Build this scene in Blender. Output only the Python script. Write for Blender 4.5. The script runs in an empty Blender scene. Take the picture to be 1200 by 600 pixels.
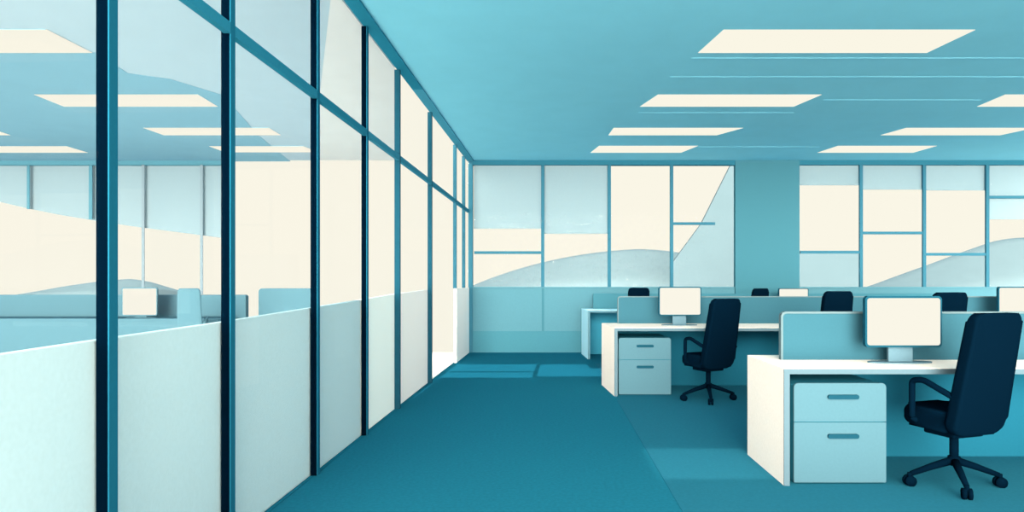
import bpy, bmesh, math
from mathutils import Vector, Matrix
C = bpy.context.scene
COL = C.collection
F, CX, HY, CZ = 800.0, 625.0, 328.0, 1.3      # focal length (px), vanishing point, camera height
ZC = 3.44                                      # ceiling height
DB = 12.24                                     # back wall distance
ZR, ZT = 2.53, 3.42                            # transom and header of the glass wall

def X(px, d): return (px - CX) * d / F
def Z(py, d): return CZ - (py - HY) * d / F
def ceil_pt(px, py, z=ZC):
    d = F * (z - CZ) / (HY - py); return (X(px, d), d)
def wall_x(d):                                 # the glass wall line on the floor
    a, b = (-1.458, 3.824), (-1.147, DB)
    return a[0] + (b[0] - a[0]) * (d - a[1]) / (b[1] - a[1])

# ------------------------------------------------------------------ materials
def lin(c): 
    c /= 255.0
    return c / 12.92 if c <= .04045 else ((c + .055) / 1.055) ** 2.4
MATS = {}
def mat(name, hexa, e=1.0, rough=.8, grain=.03, scale=60, spec=0, tex=None):
    if name in MATS: return MATS[name]
    m = bpy.data.materials.new(name); m.use_nodes = True
    nt = m.node_tree; b = nt.nodes['Principled BSDF']
    e = LIGHT.get(name, e)                     # light reaching the surface, so that its paint colour = seen colour / light
    if isinstance(e, (int, float)): e = (e, e, e)
    rgb = [min(.97, lin(int(hexa[i:i+2], 16)) / e[k]) for k, i in enumerate((0, 2, 4))]
    b.inputs['Roughness'].default_value = rough
    b.inputs['Specular IOR Level'].default_value = spec
    if grain:
        tc = nt.nodes.new('ShaderNodeTexCoord'); no = nt.nodes.new('ShaderNodeTexNoise')
        no.inputs['Scale'].default_value = scale; no.inputs['Detail'].default_value = 4
        nt.links.new(tc.outputs['Object'], no.inputs['Vector'])
        r = nt.nodes.new('ShaderNodeMapRange')
        r.inputs['From Min'].default_value = .3; r.inputs['From Max'].default_value = .7
        r.inputs['To Min'].default_value = 1 - grain; r.inputs['To Max'].default_value = 1 + grain
        nt.links.new(no.outputs['Fac'], r.inputs['Value'])
        vm = nt.nodes.new('ShaderNodeVectorMath'); vm.operation = 'SCALE'
        vm.inputs[0].default_value = rgb
        nt.links.new(r.outputs['Result'], vm.inputs['Scale'])
        nt.links.new(vm.outputs['Vector'], b.inputs['Base Color'])
    else:
        b.inputs['Base Color'].default_value = (*rgb, 1)
    MATS[name] = m; return m
def emit(name, hexa, s=1.0):
    m = bpy.data.materials.new(name); m.use_nodes = True
    nt = m.node_tree; nt.nodes.clear()
    e = nt.nodes.new('ShaderNodeEmission'); o = nt.nodes.new('ShaderNodeOutputMaterial')
    e.inputs['Color'].default_value = (*[lin(int(hexa[i:i+2], 16)) for i in (0, 2, 4)], 1)
    e.inputs['Strength'].default_value = s
    nt.links.new(e.outputs[0], o.inputs[0]); MATS[name] = m; return m
def glass(name, refl, tint=(1, 1, 1)):
    m = bpy.data.materials.new(name); m.use_nodes = True
    nt = m.node_tree; nt.nodes.clear()
    o = nt.nodes.new('ShaderNodeOutputMaterial'); mx = nt.nodes.new('ShaderNodeMixShader')
    t = nt.nodes.new('ShaderNodeBsdfTransparent'); g = nt.nodes.new('ShaderNodeBsdfGlossy')
    t.inputs['Color'].default_value = (*tint, 1); g.inputs['Roughness'].default_value = .02
    mx.inputs[0].default_value = refl
    nt.links.new(t.outputs[0], mx.inputs[1]); nt.links.new(g.outputs[0], mx.inputs[2])
    nt.links.new(mx.outputs[0], o.inputs[0]); MATS[name] = m; return m

#LIGHT_BEGIN
LIGHT = {
    'bezel_teal': (4.8, 4.3, 3.6),
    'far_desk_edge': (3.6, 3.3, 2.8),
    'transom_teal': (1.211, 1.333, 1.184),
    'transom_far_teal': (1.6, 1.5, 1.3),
    'mullion_navy': (9.651, 7.523, 5.883),
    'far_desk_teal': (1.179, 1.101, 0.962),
    'cabinet_body': (2.0, 1.9, 1.7),
    'floor_carpet': (1.309, 1.402, 1.296),
    'floor_light_tone': (1.563, 1.619, 1.468),
    'ceiling_paint': (0.886, 0.913, 0.819),
    'wall_panel_blue': (3.084, 2.861, 2.444),
    'wall_base_blue': (2.698, 2.504, 2.146),
    'pillar_paint': (3.19, 2.944, 2.516),
    'header_teal': (2.372, 2.156, 1.867),
    'window_frame_teal': (3.123, 2.673, 2.244),
    'pale_low_panel': (0.544, 0.67, 0.661),
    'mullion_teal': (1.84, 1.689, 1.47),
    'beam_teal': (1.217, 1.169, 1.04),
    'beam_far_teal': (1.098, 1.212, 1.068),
    'desk_cream': (1.138, 1.18, 1.076),
    'edge_pale_blue': (6.587, 5.793, 4.758),
    'modesty_teal': (2.475, 2.231, 1.884),
    'divider_fabric': (5.909, 5.262, 4.345),
    'divider_rim': (6.565, 5.6, 4.757),
    'drawer_blue': (5.307, 4.756, 3.959),
    'handle_teal': (6.545, 5.796, 4.709),
    'chair_navy': (5.127, 4.415, 3.66),
    'stand_blue': (5.311, 4.68, 3.839),
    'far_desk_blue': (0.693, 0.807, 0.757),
    'far_divider': (3.03, 2.881, 2.492),
    'wing_blue': (4.267, 3.829, 3.191),
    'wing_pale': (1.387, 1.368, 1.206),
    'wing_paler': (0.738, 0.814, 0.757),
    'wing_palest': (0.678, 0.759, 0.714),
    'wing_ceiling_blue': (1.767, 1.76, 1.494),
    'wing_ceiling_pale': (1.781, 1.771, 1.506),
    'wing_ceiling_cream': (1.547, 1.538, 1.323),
    'wing_mullion': (3.859, 3.006, 2.501),
    'blind_fabric': (2.81, 2.617, 2.238),
    'hill_pale_blue': (5.326, 4.682, 3.857),
    'tower_pale_blue': (8.161, 7.052, 5.726),
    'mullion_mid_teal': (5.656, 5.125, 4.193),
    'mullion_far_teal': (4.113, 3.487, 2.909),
    'wing_mullion_pale': (3.813, 3.45, 2.831),
    'valance_fabric': (3.201, 2.978, 2.529),
    'wing_floor': (0.966, 0.942, 0.867),
    'ceiling_seam': (0.9, 0.9, 0.8),
}
#LIGHT_END
M = dict(
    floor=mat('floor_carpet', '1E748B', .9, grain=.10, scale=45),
    floor2=mat('floor_light_tone', '2A7C92', .9, grain=.06, scale=45),
    ceiling=mat('ceiling_paint', '6DB8C7', .5, grain=.02, scale=3),
    seam=mat('ceiling_seam', '76BDCB', .5),
    wallu=mat('wall_panel_blue', '7EC4D0', .8),
    walll=mat('wall_base_blue', '62B0BD', .8),
    pillar=mat('pillar_paint', '64B1BE', .8),
    header=mat('header_teal', '3F8FA3', .8),
    frame=mat('window_frame_teal', '559FB2', .8),
    lowpan=mat('pale_low_panel', 'C1E2E6', .8),
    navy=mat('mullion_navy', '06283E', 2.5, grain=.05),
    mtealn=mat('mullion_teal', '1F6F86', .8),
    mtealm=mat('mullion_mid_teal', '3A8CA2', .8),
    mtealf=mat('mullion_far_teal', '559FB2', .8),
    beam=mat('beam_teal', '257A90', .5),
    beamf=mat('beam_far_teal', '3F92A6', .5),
    cream=mat('desk_cream', 'FAF6E6', 1),
    edge=mat('edge_pale_blue', 'B4DEE6', 1),
    modesty=mat('modesty_teal', '26798E', .6),
    divider=mat('divider_fabric', '69B5C4', 1),
    rim=mat('divider_rim', 'C4E6E8', 1),
    drawer=mat('drawer_blue', '8DC9D4', 1),
    drawerin=mat('cabinet_body', '2F8399', 1),
    handle=mat('handle_teal', '3A8CA0', 1),
    chair=mat('chair_navy', '08283C', 1, rough=.9, grain=.04),
    bezel=mat('bezel_teal', '2F8095', 1),
    stand=mat('stand_blue', 'A5D5DF', 1),
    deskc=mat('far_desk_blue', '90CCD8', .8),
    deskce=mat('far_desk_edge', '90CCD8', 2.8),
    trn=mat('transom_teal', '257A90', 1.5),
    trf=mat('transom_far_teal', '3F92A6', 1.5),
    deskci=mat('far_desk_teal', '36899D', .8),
    divc=mat('far_divider', '62B0BD', .8),
    wing=mat('wing_blue', '8FC9D4', .9),
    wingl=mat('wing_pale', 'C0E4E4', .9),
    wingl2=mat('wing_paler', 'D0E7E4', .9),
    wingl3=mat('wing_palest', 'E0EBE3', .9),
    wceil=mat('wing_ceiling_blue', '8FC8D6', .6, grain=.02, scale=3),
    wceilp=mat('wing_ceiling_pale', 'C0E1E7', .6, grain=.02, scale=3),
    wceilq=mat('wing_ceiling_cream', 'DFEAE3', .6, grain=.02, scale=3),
    wfloor=mat('wing_floor', 'FAF6E6', 1.2),
    valance=mat('valance_fabric', 'C4E4E7', 2),
    wmull=mat('wing_mullion', '84C3D0', .8),
    wmullp=mat('wing_mullion_pale', 'C8E2E4', .8),
    blind=mat('blind_fabric', 'C1E3E6', .9),
    hill=mat('hill_pale_blue', 'C1E3E5', 1.2, scale=.5),
    tower=mat('tower_pale_blue', 'C1E3E5', 1.2, scale=.5),
)
M['lamp'] = emit('lamp_diffuser', 'FAF6E5')
M['screen'] = emit('lit_screen', 'FAF6E7')
M['glass'] = glass('window_glass', .0002)
M['glassl'] = glass('partition_glass', .012)

# ------------------------------------------------------------------ mesh helpers
def link(name, bm, m, parent=None, smooth=False):
    me = bpy.data.meshes.new(name)
    bmesh.ops.recalc_face_normals(bm, faces=bm.faces[:])
    bm.to_mesh(me); bm.free()
    o = bpy.data.objects.new(name, me); COL.objects.link(o)
    me.materials.append(m)
    if smooth:
        for p in me.polygons: p.use_smooth = True
    if parent: o.parent = parent
    return o
def box(bm, x0, x1, y0, y1, z0, z1, bev=0):
    r = bmesh.ops.create_cube(bm, size=1)
    vs = r['verts']
    for v in vs:
        v.co = Vector((x0 if v.co.x < 0 else x1, y0 if v.co.y < 0 else y1, z0 if v.co.z < 0 else z1))
    if bev:
        es = list({e for v in vs for e in v.link_edges})
        bmesh.ops.bevel(bm, geom=es, offset=bev, segments=2, profile=.5, affect='EDGES')
def B(*a, bev=0):
    bm = bmesh.new(); box(bm, *a, bev=bev); return bm
def prism(pts, lo, hi, f):
    """pts: 2-D outline; f(u, v, t) -> 3-D; extruded from t=lo to t=hi"""
    bm = bmesh.new()
    a = [bm.verts.new(f(u, v, lo)) for u, v in pts]; b = [bm.verts.new(f(u, v, hi)) for u, v in pts]
    n = len(pts)
    bm.faces.new(a); bm.faces.new(b[::-1])
    for i in range(n): bm.faces.new((a[i], b[i], b[(i+1) % n], a[(i+1) % n]))
    return bm
XZ = lambda u, v, t: (u, t, v)
XY = lambda u, v, t: (u, v, t)
def rrect(x0, x1, z0, z1, r, seg=6):
    """rounded rectangle; r = radii (bottom-left, bottom-right, top-right, top-left)"""
    if isinstance(r, (int, float)): r = (r,) * 4
    out = []
    for (cx, cz, sx, sz, a0, rr) in ((x0, z0, 1, 1, 180, r[0]), (x1, z0, -1, 1, 270, r[1]), (x1, z1, -1, -1, 0, r[2]), (x0, z1, 1, -1, 90, r[3])):
        if rr <= 0: out.append((cx, cz)); continue
        for k in range(seg + 1):
            a = math.radians(a0 + 90 * k / seg)
            out.append((cx + sx * rr + rr * math.cos(a), cz + sz * rr + rr * math.sin(a)))
    return out
def tube(bm, pts, r, seg=12, flat=1.0):
    pts = [Vector(p) for p in pts]; rings = []
    if isinstance(r, (int, float)): r = [r] * len(pts)
    for i, p in enumerate(pts):
        t = (pts[min(i+1, len(pts)-1)] - pts[max(i-1, 0)]).normalized()
        up = Vector((0, 0, 1)) if abs(t.z) < .95 else Vector((0, 1, 0))
        s = t.cross(up).normalized(); u = s.cross(t)
        rings.append([bm.verts.new(p + (s * math.cos(2*math.pi*k/seg) + u * flat * math.sin(2*math.pi*k/seg)) * r[i]) for k in range(seg)])
    for a, b in zip(rings, rings[1:]):
        for k in range(seg): bm.faces.new((a[k], a[(k+1) % seg], b[(k+1) % seg], b[k]))
    bm.faces.new(rings[0]); bm.faces.new(rings[-1][::-1])
def smooth_path(ctrl, n=8, r=.04):
    """polyline with rounded corners"""
    P = [Vector(p) for p in ctrl]; out = [P[0]]
    for i in range(1, len(P) - 1):
        a = P[i] + (P[i-1] - P[i]).normalized() * r; b = P[i] + (P[i+1] - P[i]).normalized() * r
        for k in range(n + 1):
            t = k / n; out.append(a * (1-t)**2 + P[i] * 2*t*(1-t) + b * t*t)
    out.append(P[-1]); return out
def tag(o, label=None, cat=None, group=None, kind=None):
    if label: o['label'] = label
    if cat: o['category'] = cat
    if group: o['group'] = group
    if kind: o['kind'] = kind
    return o
def empty(name, loc, rz=0, sc=1, **k):
    o = bpy.data.objects.new(name, None); COL.objects.link(o)
    o.location = loc; o.rotation_euler = (0, 0, rz); o.scale = (sc,) * 3 if isinstance(sc, (int, float)) else sc
    return tag(o, **k)
def struct(name, bm, m, parent=None, **k):
    o = link(name, bm, m, parent)
    if not parent: o['kind'] = 'structure'
    return o
def copy_tree(o, parent=None):
    c = o.copy(); COL.objects.link(c); c.parent = parent
    for ch in [q for q in bpy.data.objects if q.parent == o]: copy_tree(ch, c)
    return c
def sroot(name):
    o = bpy.data.objects.new(name, None); COL.objects.link(o); o['kind'] = 'structure'; return o

# ------------------------------------------------------------------ room shell
Y0 = 1.8
struct('floor', prism([(wall_x(Y0) - .05, Y0), (9.3, Y0), (9.3, DB + .2), (wall_x(DB) - .05, DB + .2)], -.06, 0, XY), M['floor'])
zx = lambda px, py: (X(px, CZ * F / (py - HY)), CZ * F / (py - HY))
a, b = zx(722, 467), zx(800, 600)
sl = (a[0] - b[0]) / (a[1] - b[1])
struct('trim_1', prism([(b[0] + sl * (2.4 - b[1]), 2.4), (9.2, 2.4), (9.2, 10.6), (a[0] + sl * (10.6 - a[1]), 10.6)], 0, .003, XY), M['floor2'])  # lighter area: light falling on the floor, put into its colour
struct('ceiling', prism([(wall_x(2.6), 2.6), (9.3, 2.6), (9.3, DB), (wall_x(DB), DB)], ZC, ZC + .08, XY), M['ceiling'])
# seams in the ceiling
for i, (x0, x1, py) in enumerate(((810, 1230, 68), (785, 1230, 90), (965, 1150, 117), (748, 930, 132), (818, 960, 172))):
    d = F * (ZC - CZ) / (HY - py)
    struct('trim_%d' % (i + 2), B(X(x0, d), X(x1, d), d - .006, d + .006, ZC - .003, ZC + .01), M['seam'])

# ---- back wall
Zb = lambda py: Z(py, DB); Xb = lambda px: X(px, DB)
wb = sroot('wall_back')
zs = Zb(337)
struct('upper_panel', B(Xb(549), 9.3, DB, DB + .12, Zb(388), zs), M['wallu'], wb)
struct('lower_panel', B(Xb(549), 9.3, DB - .012, DB + .12, 0, Zb(388)), M['walll'], wb)
struct('panel_batten', B(Xb(635), Xb(637.5), DB - .008, DB, Zb(388), zs), M['pillar'], wb)
struct('pillar', B(Xb(861), Xb(936), DB - .04, DB + .06, 0, ZC), M['pillar'], wb)
struct('header', B(Xb(549), 9.3, DB - .03, DB + .1, Zb(193.5), ZC), M['header'], wb)
struct('corner_post', B(Xb(549), Xb(554), DB - .036, DB + .1, 0, ZC), M['frame'], wb)

# windows: each opening between two mullions is one window
wins = [  # left, right, transom y, (x0, x1 of transom), left bar, right bar
    (554, 636, 296, None), (636, 714, None, None), (714, 787, None, None), (787, 861, 262, (787, 838)),
    (936, 1009, 295.5, None), (1009, 1083, 273, None), (1083, 1157, 298, None), (1157, 1232, 231, None)]
hw = 1.9 * DB / F
for i, (l, r, ty, tx) in enumerate(wins):
    w = sroot('window_%d' % (i + 1))
    xl, xr = Xb(l), Xb(r)
    gl = struct('glass_pane', B(xl, xr, DB + .027, DB + .033, zs, Zb(193.5)), M['glass'], w)
    if l not in (554, 936): struct('mullion', B(xl - hw, xl + hw, DB - .015, DB + .025, zs, Zb(193)), M['frame'], w)
    if ty:
        a, b = (Xb(tx[0]), Xb(tx[1])) if tx else (xl, xr)
        struct('transom', B(a + hw * .9, b - (0 if tx else hw * .9), DB - .010, DB + .022, Zb(ty + 1.6), Zb(ty - 1.6), bev=.006 if tx else 0), M['frame'], w)
    struct('sill', B(xl, xr, DB - .025, DB + .1, zs - .012, zs + .012), M['wallu'], w)

# roller blinds behind the mullions
blinds = [(555, 635, 267, 'pale blue roller blind drawn a third down in the corner window'),
          (637, 713, 273, 'pale blue roller blind in the second window from the corner, without a crossbar'),
          (937, 1008, 216, 'short pale blue roller blind in the window just right of the blue pillar'),
          (1010, 1082, 221, 'short pale blue roller blind in the window second to the right of the pillar'),
          (1084, 1156, 222, 'short pale blue roller blind in the third window right of the pillar'),
          (1158, 1228, 256, 'longer roller blind in the window at the right edge, crossed by a high bar')]
proto = None
for x0, x1, y1, lab in blinds:
    t = empty('roller_blind', (Xb((x0 + x1) / 2), DB + .045, Zb(193.5)), label=lab, cat='blind', group='roller blinds in the back windows')
    w2 = (Xb(x1) - Xb(x0)) / 2; h = Zb(193.5) - Zb(y1)
    link('fabric', B(-w2, w2, -.003, .003, -h, 0), M['blind'], t)
    link('hem_bar', B(-w2, w2, -.008, .008, -h - .012, -h + .012, bev=.004), M['blind'], t)

# ---- glass wall on the left
def wallpt(d, off=0): return (wall_x(d) + off, d)
def along(name, d0, d1, x_in, x_out, z0, z1, m, parent):
    return struct(name, prism([(wall_x(d0) + x_in, d0), (wall_x(d1) + x_in, d1), (wall_x(d1) + x_out, d1), (wall_x(d0) + x_out, d0)], z0, z1, XY), m, parent)
wl = sroot('wall_left')
mull = [(2.43, 'near'), (3.33, 'near'), (4.53, 'near'), (5.70, 'near'), (6.88, 'mid'), (8.62, 'mid'), (10.7, 'far'), (11.68, 'far')]  # far bars, beam and transom paler: distance haze put into their colour
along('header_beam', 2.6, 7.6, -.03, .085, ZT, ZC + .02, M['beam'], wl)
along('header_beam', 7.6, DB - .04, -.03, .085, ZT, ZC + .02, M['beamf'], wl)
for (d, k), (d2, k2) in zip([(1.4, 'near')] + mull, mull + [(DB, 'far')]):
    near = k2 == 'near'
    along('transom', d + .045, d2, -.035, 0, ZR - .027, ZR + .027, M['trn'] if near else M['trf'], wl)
for i, (d, k) in enumerate(mull):
    z0 = 0 if k != 'far' else 1.165
    # dark outer cap seen end-on, teal cover along the room side
    dep = .036
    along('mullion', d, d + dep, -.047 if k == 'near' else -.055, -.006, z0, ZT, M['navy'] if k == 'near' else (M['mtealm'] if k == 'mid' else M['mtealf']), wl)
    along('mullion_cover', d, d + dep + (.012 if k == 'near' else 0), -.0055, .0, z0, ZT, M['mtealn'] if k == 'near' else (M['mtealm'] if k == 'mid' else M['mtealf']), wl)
ds = [1.5] + [d for d, k in mull] + [DB]
for i in range(len(ds) - 1):
    z0 = 1.165 if ds[i] >= 10 else 0
    along('glass_pane', ds[i] + .04, ds[i+1], -.026, -.02, z0, ZT, M['glassl'], wl)
along('low_panel', 10.7, DB, -.04, .0, 0, 1.165, M['lowpan'], wl)

# ---- ceiling lights
def ceiling_light(q, lab, grp):
    pts = [ceil_pt(*p, z=ZC - .004) for p in q]
    cx = sum(p[0] for p in pts) / 4; cy = sum(p[1] for p in pts) / 4
    t = empty('ceiling_light', (cx, cy, ZC), label=lab, cat='ceiling light', group=grp)
    loc = [(p[0] - cx, p[1] - cy) for p in pts]
    link('housing', prism([(u * .985, v * .985) for u, v in loc], -.002, .05, XY), M['seam'], t)
    link('diffuser', prism(loc, -.005, -.001, XY), M['lamp'], t)
G1 = 'ceiling light panels of the office'
G2 = 'reflections of ceiling light panels, built behind the glass wall'
for q, lab, g in [
    ([(848, 35), (1143, 35), (1086, 62), (818, 62)], 'large cream ceiling light panel nearest the camera, alone in the front row', G1),
    ([(771, 111), (963, 111), (930, 125), (750, 125)], 'cream ceiling light panel second from the front in the left column', G1),
    ([(719, 150), (871, 150), (840, 158.5), (713, 158.5)], 'cream ceiling light panel third from the front in the left column', G1),
    ([(702, 171), (818, 171), (798, 179), (692, 179)], 'small cream ceiling light panel in the left column closest to the back windows', G1),
    ([(1178, 111), (1390, 111), (1330, 125), (1145, 125)], 'cream ceiling light panel cut off by the right edge of the picture', G1),
    ([(1062, 150), (1212, 150), (1172, 158.5), (1032, 158.5)], 'cream ceiling light panel in the right column, middle of the three', G1),
    ([(982, 171), (1098, 171), (1070, 179), (958, 179)], 'small cream ceiling light panel in the right column closest to the back windows', G1),
    ([(-260, 35), (55, 35), (108, 62), (-210, 62)], 'largest cream light panel behind the glass, at top left corner', G2),
    ([(40, 111), (232, 111), (255, 125), (75, 125)], 'cream light panel behind the glass, crossed by the nearest dark mullion', G2),
    ([(168, 150), (315, 150), (329, 158.5), (192, 158.5)], 'narrow cream light panel behind the second dark mullion, upper of two', G2),
    ([(245, 171.5), (355, 171.5), (374, 178.5), (264, 178.5)], 'thin cream light panel behind the glass between second and third dark mullions, lower of two', G2),
    ([(-60, 171.5), (78, 171.5), (103, 179), (-35, 179)], 'thin cream light panel behind the glass at left edge, just above the far header', G2),
    ([(-120, 154.5), (0, 154.5), (12, 158.5), (-105, 158.5)], 'tip of a cream light panel at the left edge behind the glass', G2)]:
    ceiling_light(q, lab, g)

# ------------------------------------------------------------------ reflections in the glass wall, built as a wing beyond it
wx = lambda d: wall_x(d) - .06
P = lambda *q: [ceil_pt(px, py) for px, py in q]
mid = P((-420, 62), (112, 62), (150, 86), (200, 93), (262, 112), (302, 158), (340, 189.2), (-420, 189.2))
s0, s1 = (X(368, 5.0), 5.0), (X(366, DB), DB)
struct('ceiling_wing', prism([(-15, 2.2), (wx(2.2), 2.2), (wx(5.0), 5.0), s1, (-15, DB)], ZC + .004, ZC + .08, XY), M['wceilp'])  # ceiling pieces differ in tone: reflected haze put into their colours
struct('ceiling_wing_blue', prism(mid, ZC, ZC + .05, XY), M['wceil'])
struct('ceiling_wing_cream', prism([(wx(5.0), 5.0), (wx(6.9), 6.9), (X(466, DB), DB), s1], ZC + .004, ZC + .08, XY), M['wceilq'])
struct('floor_wing', prism([(-15, 1.6), (wx(1.6), 1.6), (wx(DB), DB), (-15, DB)], -.06, -.001, XY), M['wfloor'])
# low pale wall standing just outside the glass, in sections coloured paler for a haze fade, its top rising slightly
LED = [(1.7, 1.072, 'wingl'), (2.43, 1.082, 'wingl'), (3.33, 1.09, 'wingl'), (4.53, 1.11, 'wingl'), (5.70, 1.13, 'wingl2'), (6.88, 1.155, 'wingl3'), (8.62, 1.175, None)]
for i in range(len(LED) - 1):
    (d0, h0, m), (d1, h1, _) = LED[i], LED[i + 1]
    bm = bmesh.new()
    vs = [bm.verts.new((wall_x(d) - o, d, z)) for o in (.055, .10) for d, z in ((d0, 0), (d1, 0), (d1, h1), (d0, h0))]
    for q in ((0,1,2,3), (7,6,5,4), (0,4,5,1), (1,5,6,2), (2,6,7,3), (3,7,4,0)): bm.faces.new([vs[k] for k in q])
    struct('wall_ledge' + ('' if i == 0 else '_%d' % (i + 1)), bm, M[m])
# header and mullions of the far windows of the wing
wf = sroot('wall_wing')
struct('header', B(-15, X(262, DB), DB, DB + .1, Zb(193.5), ZC + .004), M['wmull'], wf)
for px, y0, m, w in ((33, 245, 'wmull', 1.6), (106, 257, 'wmull', 2), (167.5, 345, 'wmullp', 1.6), (236, 345, 'wmullp', 1.6), (-45, 240, 'wmull', 1.6), (-120, 240, 'wmull', 1.6)):
    struct('mullion', B(Xb(px - w), Xb(px + w), DB, DB + .014, Zb(y0), Zb(193)), M[m], wf)
# pale fabric valance with a sweeping curved hem behind those mullions
top = Zb(193.5)
hem = [(-190, 205), (-120, 212), (-60, 222), (0, 237), (30, 244), (65, 251), (107, 258), (150, 264.5), (200, 271), (258, 278.5), (266, 279)]
pts = [(Xb(px), Zb(py)) for px, py in hem] + [(Xb(266), top), (Xb(-190), top)]
v = link('curved_valance', prism(pts, DB + .08, DB + .1, XZ), M['valance'])
tag(v, 'pale blue hanging valance with a sweeping curved lower hem behind the left glass panes', 'curtain')
# blue storage row
t = empty('storage_row', (X(140, 12), 12, 0), label='long low mid-blue cabinet row behind the left glass panes, below the curved hem', cat='cabinet', group='reflected furniture built beyond the glass')
t.location.x = -9; 
link('body', prism(rrect(-4.5, X(288, 12) + 9, 0, Z(345.5, 12), (0, 0, .04, 0)), 0, .12, XZ), M['wing'], t)
t = empty('storage_unit', (X(335, 12), 12, 0), label='separate low mid-blue unit with rounded corner just left of the third dark mullion', cat='cabinet', group='reflected furniture built beyond the glass')
link('body', prism(rrect(X(303, 12) - X(335, 12), X(368, 12) - X(335, 12), 0, Z(338, 12), (0, 0, .04, .06)), 0, .2, XZ), M['wing'], t)

# ------------------------------------------------------------------ furniture
def desk(name, x0f, x0b, x1, yf, yb, z, mats, lab, th=.036, grp='desk rows', mod=None):
    t = empty(name, (x0f, yf, 0), label=lab, cat='desk', group=grp)
    mt, me, mm = mats
    L = lambda x, y: (x - x0f, y - yf)
    link('worktop', prism([L(x0f, yf + .004), L(x1, yf + .004), L(x1, yb), L(x0b, yb)], z - th, z, XY), mt, t)
    link('edge_band', B(0, x1 - x0f, -.004, .004, z - th, z - .003), me, t)
    sp = link('side_panel', prism([L(x0f, yf + .004), L(x0f + th, yf + .004), L(x0b + th, yb), L(x0b, yb)], 0, z - th, XY), mt, t)
    link('edge_band', B(0, th, -.004, .004, 0, z - th), me, sp)
    mo = mod or yb - yf - .05
    sp = link('side_panel', prism([L(x1 - th, yf + .004), L(x1, yf + .004), L(x1, yb), L(x1 - th, yb)], 0, z - th, XY), mt, t)
    link('modesty_panel', B(x0f + th - x0f, x1 - th - x0f, mo, mo + .02, 0, z - th), mm, t)
    return t
CB = (M['cream'], M['edge'], M['modesty'])
desk('office_desk', 1.579, 1.590, 3.95, 4.303, 5.07, .742, CB, 'nearest cream desk with a solid side panel, in the right foreground')
desk('office_desk', .905, .846, 6.6, 7.62, 8.455, .765, CB, 'long cream desk of the middle row, its side panel facing the aisle')
desk('office_desk', .894, .846, 7.2, 11.18, 12.0, .80, (M['deskc'], M['deskce'], M['deskci']), 'pale blue desk against the back wall, behind the middle row')
desk('office_desk', -11.5, -11.5, -5.2, 11.25, 11.9, .66, (M['wing'],) * 3, 'mid-blue desk carrying the monitor behind the left glass panes', grp='reflected furniture built beyond the glass', mod=.012)

def cabinet(x0, x1, yf, z1, dep, zdiv, hx, hz, lab, z0=.012):
    t = empty('drawer_cabinet', (x0, yf, 0), label=lab, cat='drawer cabinet', group='drawer cabinets under the desks')
    w = x1 - x0
    link('body', prism(rrect(.004, w - .004, z0, z1 - .004, (0, 0, .02, .02)), .012, dep, XZ), M['drawerin'], t)
    g = .003
    for (a, b, r, k) in ((zdiv + g, z1, (0, 0, .028, .028), 0), (z0, zdiv - g, (.006, .006, 0, 0), 1)):
        dr = link('drawer', prism(rrect(0, w, a, b, r), 0, .016, XZ), M['drawer'], t)
        link('handle', prism(rrect(hx[0], hx[1], hz[k] - .014, hz[k] + .014, .0135), -.014, 0, XZ), M['handle'], dr)
    for cx in (.05, w - .05):
        for cy in (.06, dep - .06):
            link('foot', B(cx - .02, cx + .02, cy - .02, cy + .02, 0, z0, bev=.003), M['bezel'], t)
d = 4.34
cabinet(X(930.5, d), X(1038.5, d), d, Z(449, d), .6, Z(494.5, d), (X(969.5, d) - X(930.5, d), X(1006, d) - X(930.5, d)), (Z(465, d), Z(511, d)),
        'larger pale blue two-drawer cabinet under the nearest desk')
d = 7.68
cabinet(X(725, d), X(786.3, d), d, Z(396, d), .6, Z(421.5, d), (X(746, d) - X(725, d), X(766, d) - X(725, d)), (Z(405.5, d), Z(430, d)),
        'smaller pale blue two-drawer cabinet under the middle row desk')

def divider(x0, x1, y, z0, z1, r, m, mr, lab, rw=.014):
    t = empty('desk_divider', (x0, y, z0), label=lab, cat='desk divider', group='desk dividers')
    h = z1 - z0; w = x1 - x0
    o = rrect(0, w, 0, h, (0, 0, r, r)); i = rrect(rw, w - rw, 0, h - rw, (0, 0, r * .75, r * .75))
    bm = bmesh.new()   # rim as an arch-shaped band
    n = len(o)
    rings = [[bm.verts.new((u, yy, v)) for u, v in pts] for yy in (-.022, .022) for pts in (o, i)]
    fo, fi, bo, bi = rings
    idx = list(range(1, n)) + [0]      # start after bottom-left, end at it, skipping the bottom run
    for a, b in zip(idx, idx[1:]):
        for q in ((fo, fi), (bo, bi), (fo, bo), (fi, bi)):
            bm.faces.new((q[0][a], q[0][b], q[1][b], q[1][a]))
    for k in (idx[0], idx[-1]): bm.faces.new((fo[k], fi[k], bi[k], bo[k]))
    link('rim', bm, mr, t)
    link('panel', prism(i, -.014, .014, XZ), m, t)
    return t
divider(X(914, 4.78), 3.9, 4.78, .742, Z(365, 4.78), .035, M['divider'], M['rim'], 'blue fabric desk divider with pale rim standing on the nearest desk')
divider(X(723.5, 8.4), 6.5, 8.4, .765, Z(347.2, 8.4), .035, M['divider'], M['rim'], 'long blue desk divider with pale rim along the middle row desk', rw=.012)
divider(X(695, 11.9), 7.1, 11.9, .80, Z(344, 11.9), .02, M['divc'], M['divc'], 'blue desk divider close to the back wall, showing left of the middle row', rw=.012)

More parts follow.
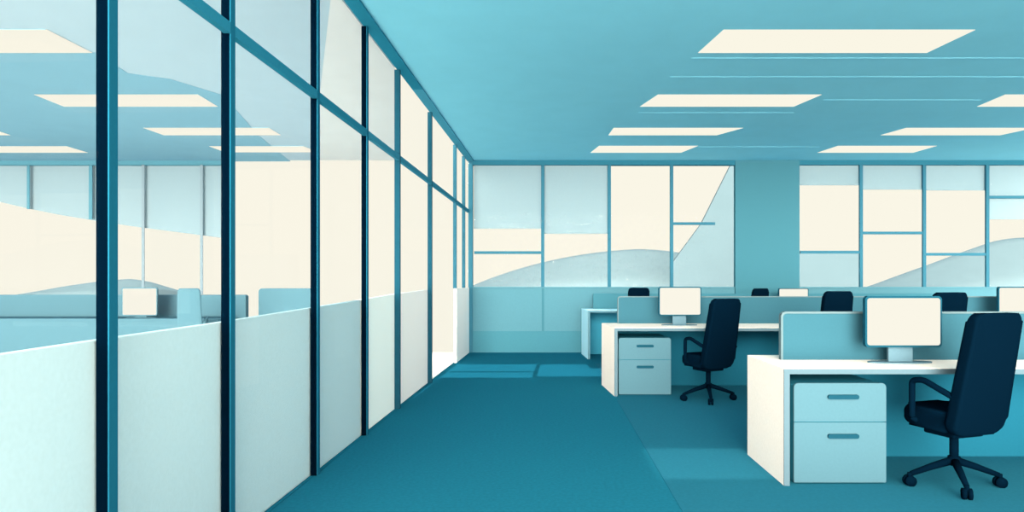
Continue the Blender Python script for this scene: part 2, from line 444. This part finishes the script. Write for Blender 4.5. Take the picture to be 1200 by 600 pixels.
def monitor(x, y, z0, w, h, zb, lab, grp='desk monitors', bez='bezel', std='stand'):
    """z0 = desk height, zb = bottom of the casing"""
    t = empty('computer_monitor', (x, y, z0), label=lab, cat='monitor', group=grp)
    b = zb - z0; r = w * .05; k = w * .026
    link('casing', prism(rrect(-w/2, w/2, b, b + h, r), 0, .035, XZ), M[bez], t)
    link('screen', prism(rrect(-w/2 + k, w/2 - k, b + k, b + h - k, r * .7), -.003, .002, XZ), M['screen'], t)
    link('stand_neck', B(-w * .16, w * .16, .036, .06, .008, b + h * .4, bev=.004), M[std], t)
    base = [(w * .42 * math.cos(a), .05 + .075 * math.sin(a)) for a in [2 * math.pi * q / 32 for q in range(32)]]
    link('stand_base', prism(base, 0, .009, XY), M[std], t)
    return t
d = 4.55; monitor(X(1059, d), d, .742, .512, Z(347, d) - Z(407, d), Z(407, d), 'largest lit monitor, on the nearest desk')
d = 8.0; monitor(X(797, d), d, .765, .50, Z(336, d) - Z(370, d), Z(370, d), 'lit monitor above the smaller drawer cabinet on the middle row desk')
monitor(X(1195, d), d, .765, .50, Z(336, d) - Z(370, d), Z(370, d), 'lit monitor at the right edge, half hidden by the nearest tall chair')
d = 11.45; monitor(X(930, d), d, .80, .50, .30, .86, 'small lit monitor whose top shows over the middle divider right of the pillar base')
d = 11.5; monitor(X(163.5, d), d, .66, 41.5 * d / F, 33 * d / F, Z(370, d), 'lit monitor, built for a reflection in the glass just right of the nearest dark mullion', bez='wing', std='wing')

def chair(x, y, rz, sc, m, lab, grp='navy office chairs'):
    t = empty('office_chair', (x, y, 0), rz, sc, label=lab, cat='office chair', group=grp)
    # seat cushion: rounded slab
    bm = prism(rrect(-.215, .215, -.17, .23, (.05, .05, .09, .09)), .375, .50, XY)
    es = [e for e in bm.edges if abs(e.verts[0].co.z - e.verts[1].co.z) < 1e-6]
    bmesh.ops.bevel(bm, geom=es, offset=.045, segments=5, profile=.5, affect='EDGES')
    link('seat', bm, m, t, True)
    # backrest: tall reclined slab with rounded corners, gently dished
    ys = lambda z: -.165 - RC * max(0, (z - .40)) / .70
    def f(u, v, s): return (u, ys(v) + s + .10 * u * u, v)
    out = []
    zb, zt = .365, 1.105
    base = [(-.02 + u * (1.09 - .16 * (v - zb) / (zt - zb)), v) for u, v in rrect(-.195, .195, zb, zt, (.07, .10, .05, .05), seg=8)]
    bm = prism(base, -.035, .035, f)
    es = [e for e in bm.edges if len(e.link_faces) == 2 and any(len(q.verts) > 4 for q in e.link_faces)]
    bmesh.ops.bevel(bm, geom=es, offset=.018, segments=3, profile=.5, affect='EDGES')
    link('backrest', bm, m, t, True)
    for s in (-1, 1):
        bm = bmesh.new()
        xx = s * .232
        tube(bm, smooth_path([(s * .18, .08, .41), (xx, .10, .42), (xx, .10, .665), (xx, .02, .68), (s * .20, -.20, .585)], r=.03), .019, seg=12)
        link('armrest', bm, m, t, True)
    link('tilt_mechanism', B(-.12, .13, -.10, .12, .325, .376, bev=.012), m, t)
    bm = bmesh.new(); tube(bm, [(0, 0, .15), (0, 0, .33)], .026, 16); link('gas_column', bm, m, t, True)
    bm = bmesh.new(); tube(bm, [(0, 0, .135), (0, 0, .19)], .036, 16); link('hub', bm, m, t, True)
    for a in (178, -5, -108):
        a = math.radians(a) - CH
        c, s = math.cos(a), math.sin(a); R = .275
        bm = bmesh.new()
        tube(bm, [(0, 0, .168), (c * R * .5, s * R * .5, .125), (c * R * .97, s * R * .97, .078)], [.026, .021, .016], 10)
        lg = link('leg', bm, m, t, True)
        bm = bmesh.new()
        px_, py_ = -s, c
        cx, cy = c * R, s * R
        for k in (-1, 1):
            tube(bm, [(cx + px_ * k * .006, cy + py_ * k * .006, .034), (cx + px_ * k * .026, cy + py_ * k * .026, .034)], .034, 16)
        tube(bm, [(cx, cy, .03), (cx, cy, .085)], .014, 10)
        link('caster', bm, m, lg, True)
    return t
CH = math.radians(18); RC = .13
d = 4.30
c0 = chair(X(1118, d), d, CH, 1, M['chair'], 'largest navy office chair, at the nearest desk by the right edge')
def chair_at(px, d, sc, lab, rz=CH, src=None):
    c = copy_tree(src or c0); c.location = (X(px, d), d, 0); c.rotation_euler = (0, 0, rz)
    c.scale = sc if isinstance(sc, tuple) else (sc,) * 3
    c['label'] = lab; return c
chair_at(830, 7.36, 1.0, 'whole navy office chair at the middle row desk beside the smaller drawer cabinet', rz=math.radians(27))
chair_at(966, 7.35, (.88, .88, 1.07), 'navy chair showing above the nearest divider, left of the largest monitor', rz=math.radians(12))
chair_at(1090, 7.35, (1.05, 1, 1.06), 'navy chair partly hidden behind the right corner of the largest monitor', rz=math.radians(12))
chair_at(747, 10.6, (.86, .86, 1.07), 'navy chair top peeking over the middle divider left of the smaller monitor', rz=0)
chair_at(882, 10.6, (.75, .75, 1.06), 'navy chair top peeking over the middle divider in front of the blue pillar')
cb = chair(X(226, 10.7), 10.7, CH, (.85, .85, 1.06), M['wing'], 'pale blue chair top seen through the glass just left of the second dark mullion', 'reflected furniture built beyond the glass')

# ------------------------------------------------------------------ outside
def far(name, pts, D, thick, m, lab, cat):
    o = link(name, prism([(X(px, D), Z(py, D)) for px, py in pts], D, D + thick, XZ), M[m])
    return tag(o, lab, cat)
def mound(name, ridge, D, m, lab, cat):
    """a real hill: ridge line at distance D, slopes falling to feet before and behind it"""
    bm = bmesh.new(); rows = []
    zf = Z(352, D)
    for t in (-1, -.5, -.12, 0, .12, .5, 1):
        k = 1 if t == 0 else (1 - abs(t)) * 1.06
        rows.append([bm.verts.new((X(px, D), D + t * 16, zf + (Z(py, D) - zf) * k)) for px, py in ridge])
    for r0, r1 in zip(rows, rows[1:]):
        for i in range(len(ridge) - 1): bm.faces.new((r0[i], r0[i+1], r1[i+1], r1[i]))
    for e in (0, -1): bm.faces.new([r[e] for r in rows])
    bm.faces.new(rows[0] + rows[-1][::-1])
    return tag(link(name, bm, M[m], None, True), lab, cat)
def curve(p0, p1, p2, n=14):
    return [((1-t)**2*p0[0] + 2*t*(1-t)*p1[0] + t*t*p2[0], (1-t)**2*p0[1] + 2*t*(1-t)*p1[1] + t*t*p2[1]) for t in [k / n for k in range(n + 1)]]
mound('hill', curve((548, 337), (640, 297), (745, 292)) + curve((745, 292), (800, 292), (850, 310))[1:], 100, 'hill', 'pale blue rounded hill outside the windows left of the pillar', 'hill')
mound('hill', curve((1012, 340), (1090, 308), (1160, 284)) + curve((1160, 284), (1210, 270), (1290, 290))[1:], 100, 'hill', 'pale blue hill outside the windows at the right edge', 'hill')
mound('hill', curve((30, 347), (90, 330), (150, 327)) + curve((150, 327), (175, 327), (190, 340))[1:], 100, 'hill', 'small pale blue hill seen through the glass above the low cabinet row', 'hill')
far('slanted_tower', [(788, 308), (822, 262), (858, 190), (868, 170), (915, 170), (915, 352), (788, 352)], 70, .5, 'tower', 'pale blue building with a steep slanted edge outside, left of the pillar', 'building')
far('flat_roofed_block', [(925, 297), (1009.5, 297), (1009.5, 352), (925, 352)], 50, 1.5, 'tower', 'pale blue flat-topped block outside, below the bar of the window right of the pillar', 'building')

# ------------------------------------------------------------------ light
w = bpy.data.worlds.new('World'); C.world = w; w.use_nodes = True
nt = w.node_tree; bg = nt.nodes['Background']
tc = nt.nodes.new('ShaderNodeTexCoord'); sx = nt.nodes.new('ShaderNodeSeparateXYZ')
nt.links.new(tc.outputs['Generated'], sx.inputs[0])
mr = nt.nodes.new('ShaderNodeMapRange'); mr.interpolation_type = 'SMOOTHSTEP'
mr.inputs['From Min'].default_value = .15; mr.inputs['From Max'].default_value = -.6
mr.inputs['To Min'].default_value = 1.0; mr.inputs['To Max'].default_value = 4.0   # added frontal fill: sky brightened behind the camera
nt.links.new(sx.outputs['Y'], mr.inputs['Value'])
pk = nt.nodes.new('ShaderNodeMapRange'); pk.interpolation_type = 'SMOOTHSTEP'      # added fill glow low behind the camera, evens out near and far
dp = nt.nodes.new('ShaderNodeVectorMath'); dp.operation = 'DOT_PRODUCT'
dp.inputs[1].default_value = (-.09, -.990, .105)
nt.links.new(tc.outputs['Generated'], dp.inputs[0])
pk.inputs['From Min'].default_value = .91; pk.inputs['From Max'].default_value = 1.0
pk.inputs['To Min'].default_value = 0.0; pk.inputs['To Max'].default_value = 55.0
nt.links.new(dp.outputs['Value'], pk.inputs['Value'])
ad = nt.nodes.new('ShaderNodeMath'); ad.operation = 'ADD'
nt.links.new(mr.outputs['Result'], ad.inputs[0]); nt.links.new(pk.outputs['Result'], ad.inputs[1])
nt.links.new(ad.outputs['Value'], bg.inputs['Strength'])
cm = nt.nodes.new('ShaderNodeMixRGB')          # warmer tint for the fill behind the camera
m2 = nt.nodes.new('ShaderNodeMapRange'); m2.inputs['From Min'].default_value = 1; m2.inputs['From Max'].default_value = 3
nt.links.new(mr.outputs['Result'], m2.inputs['Value']); nt.links.new(m2.outputs['Result'], cm.inputs['Fac'])
cm.inputs['Color1'].default_value = (*[lin(q) for q in (250, 246, 230)], 1); cm.inputs['Color2'].default_value = (1.0, .86, .70, 1)
nt.links.new(cm.outputs['Color'], bg.inputs['Color'])

def lamp(kind, name, loc, rot, e, **k):
    l = bpy.data.lights.new(name, kind); l.energy = e
    for a, b in k.items(): setattr(l, a, b)
    o = bpy.data.objects.new(name, l); COL.objects.link(o); o.location = loc; o.rotation_euler = rot; return o
# low sun through the back windows: light patches on the far floor
dirv = Vector((-.05, -1, -.69)).normalized()
lamp('SUN', 'sun', (0, 20, 12), dirv.to_track_quat('-Z', 'Y').to_euler(), 6.0, angle=.004, color=(1, .97, .9))
# downlight added unseen for the floor patch beside the nearest desk, just above the picture
lamp('AREA', 'patch_light', (1.215, 4.70, ZC - .03), (math.radians(2.5), 0, 0), 1.7, shape='RECTANGLE', size=.77, size_y=.8, spread=math.radians(2), color=(1, .75, .6))

cam = bpy.data.cameras.new('camera'); co = bpy.data.objects.new('camera', cam); COL.objects.link(co)
co.location = (0, 0, CZ); co.rotation_euler = (math.pi / 2, 0, 0)
cam.sensor_width = 36; cam.lens = F * 36 / 1200
cam.shift_x = (600 - CX) / 1200; cam.shift_y = (HY - 300) / 1200
C.camera = co
vs = C.view_settings; vs.view_transform = 'Standard'; vs.look = 'None'; vs.exposure = 0; vs.gamma = 1; vs.use_curve_mapping = False
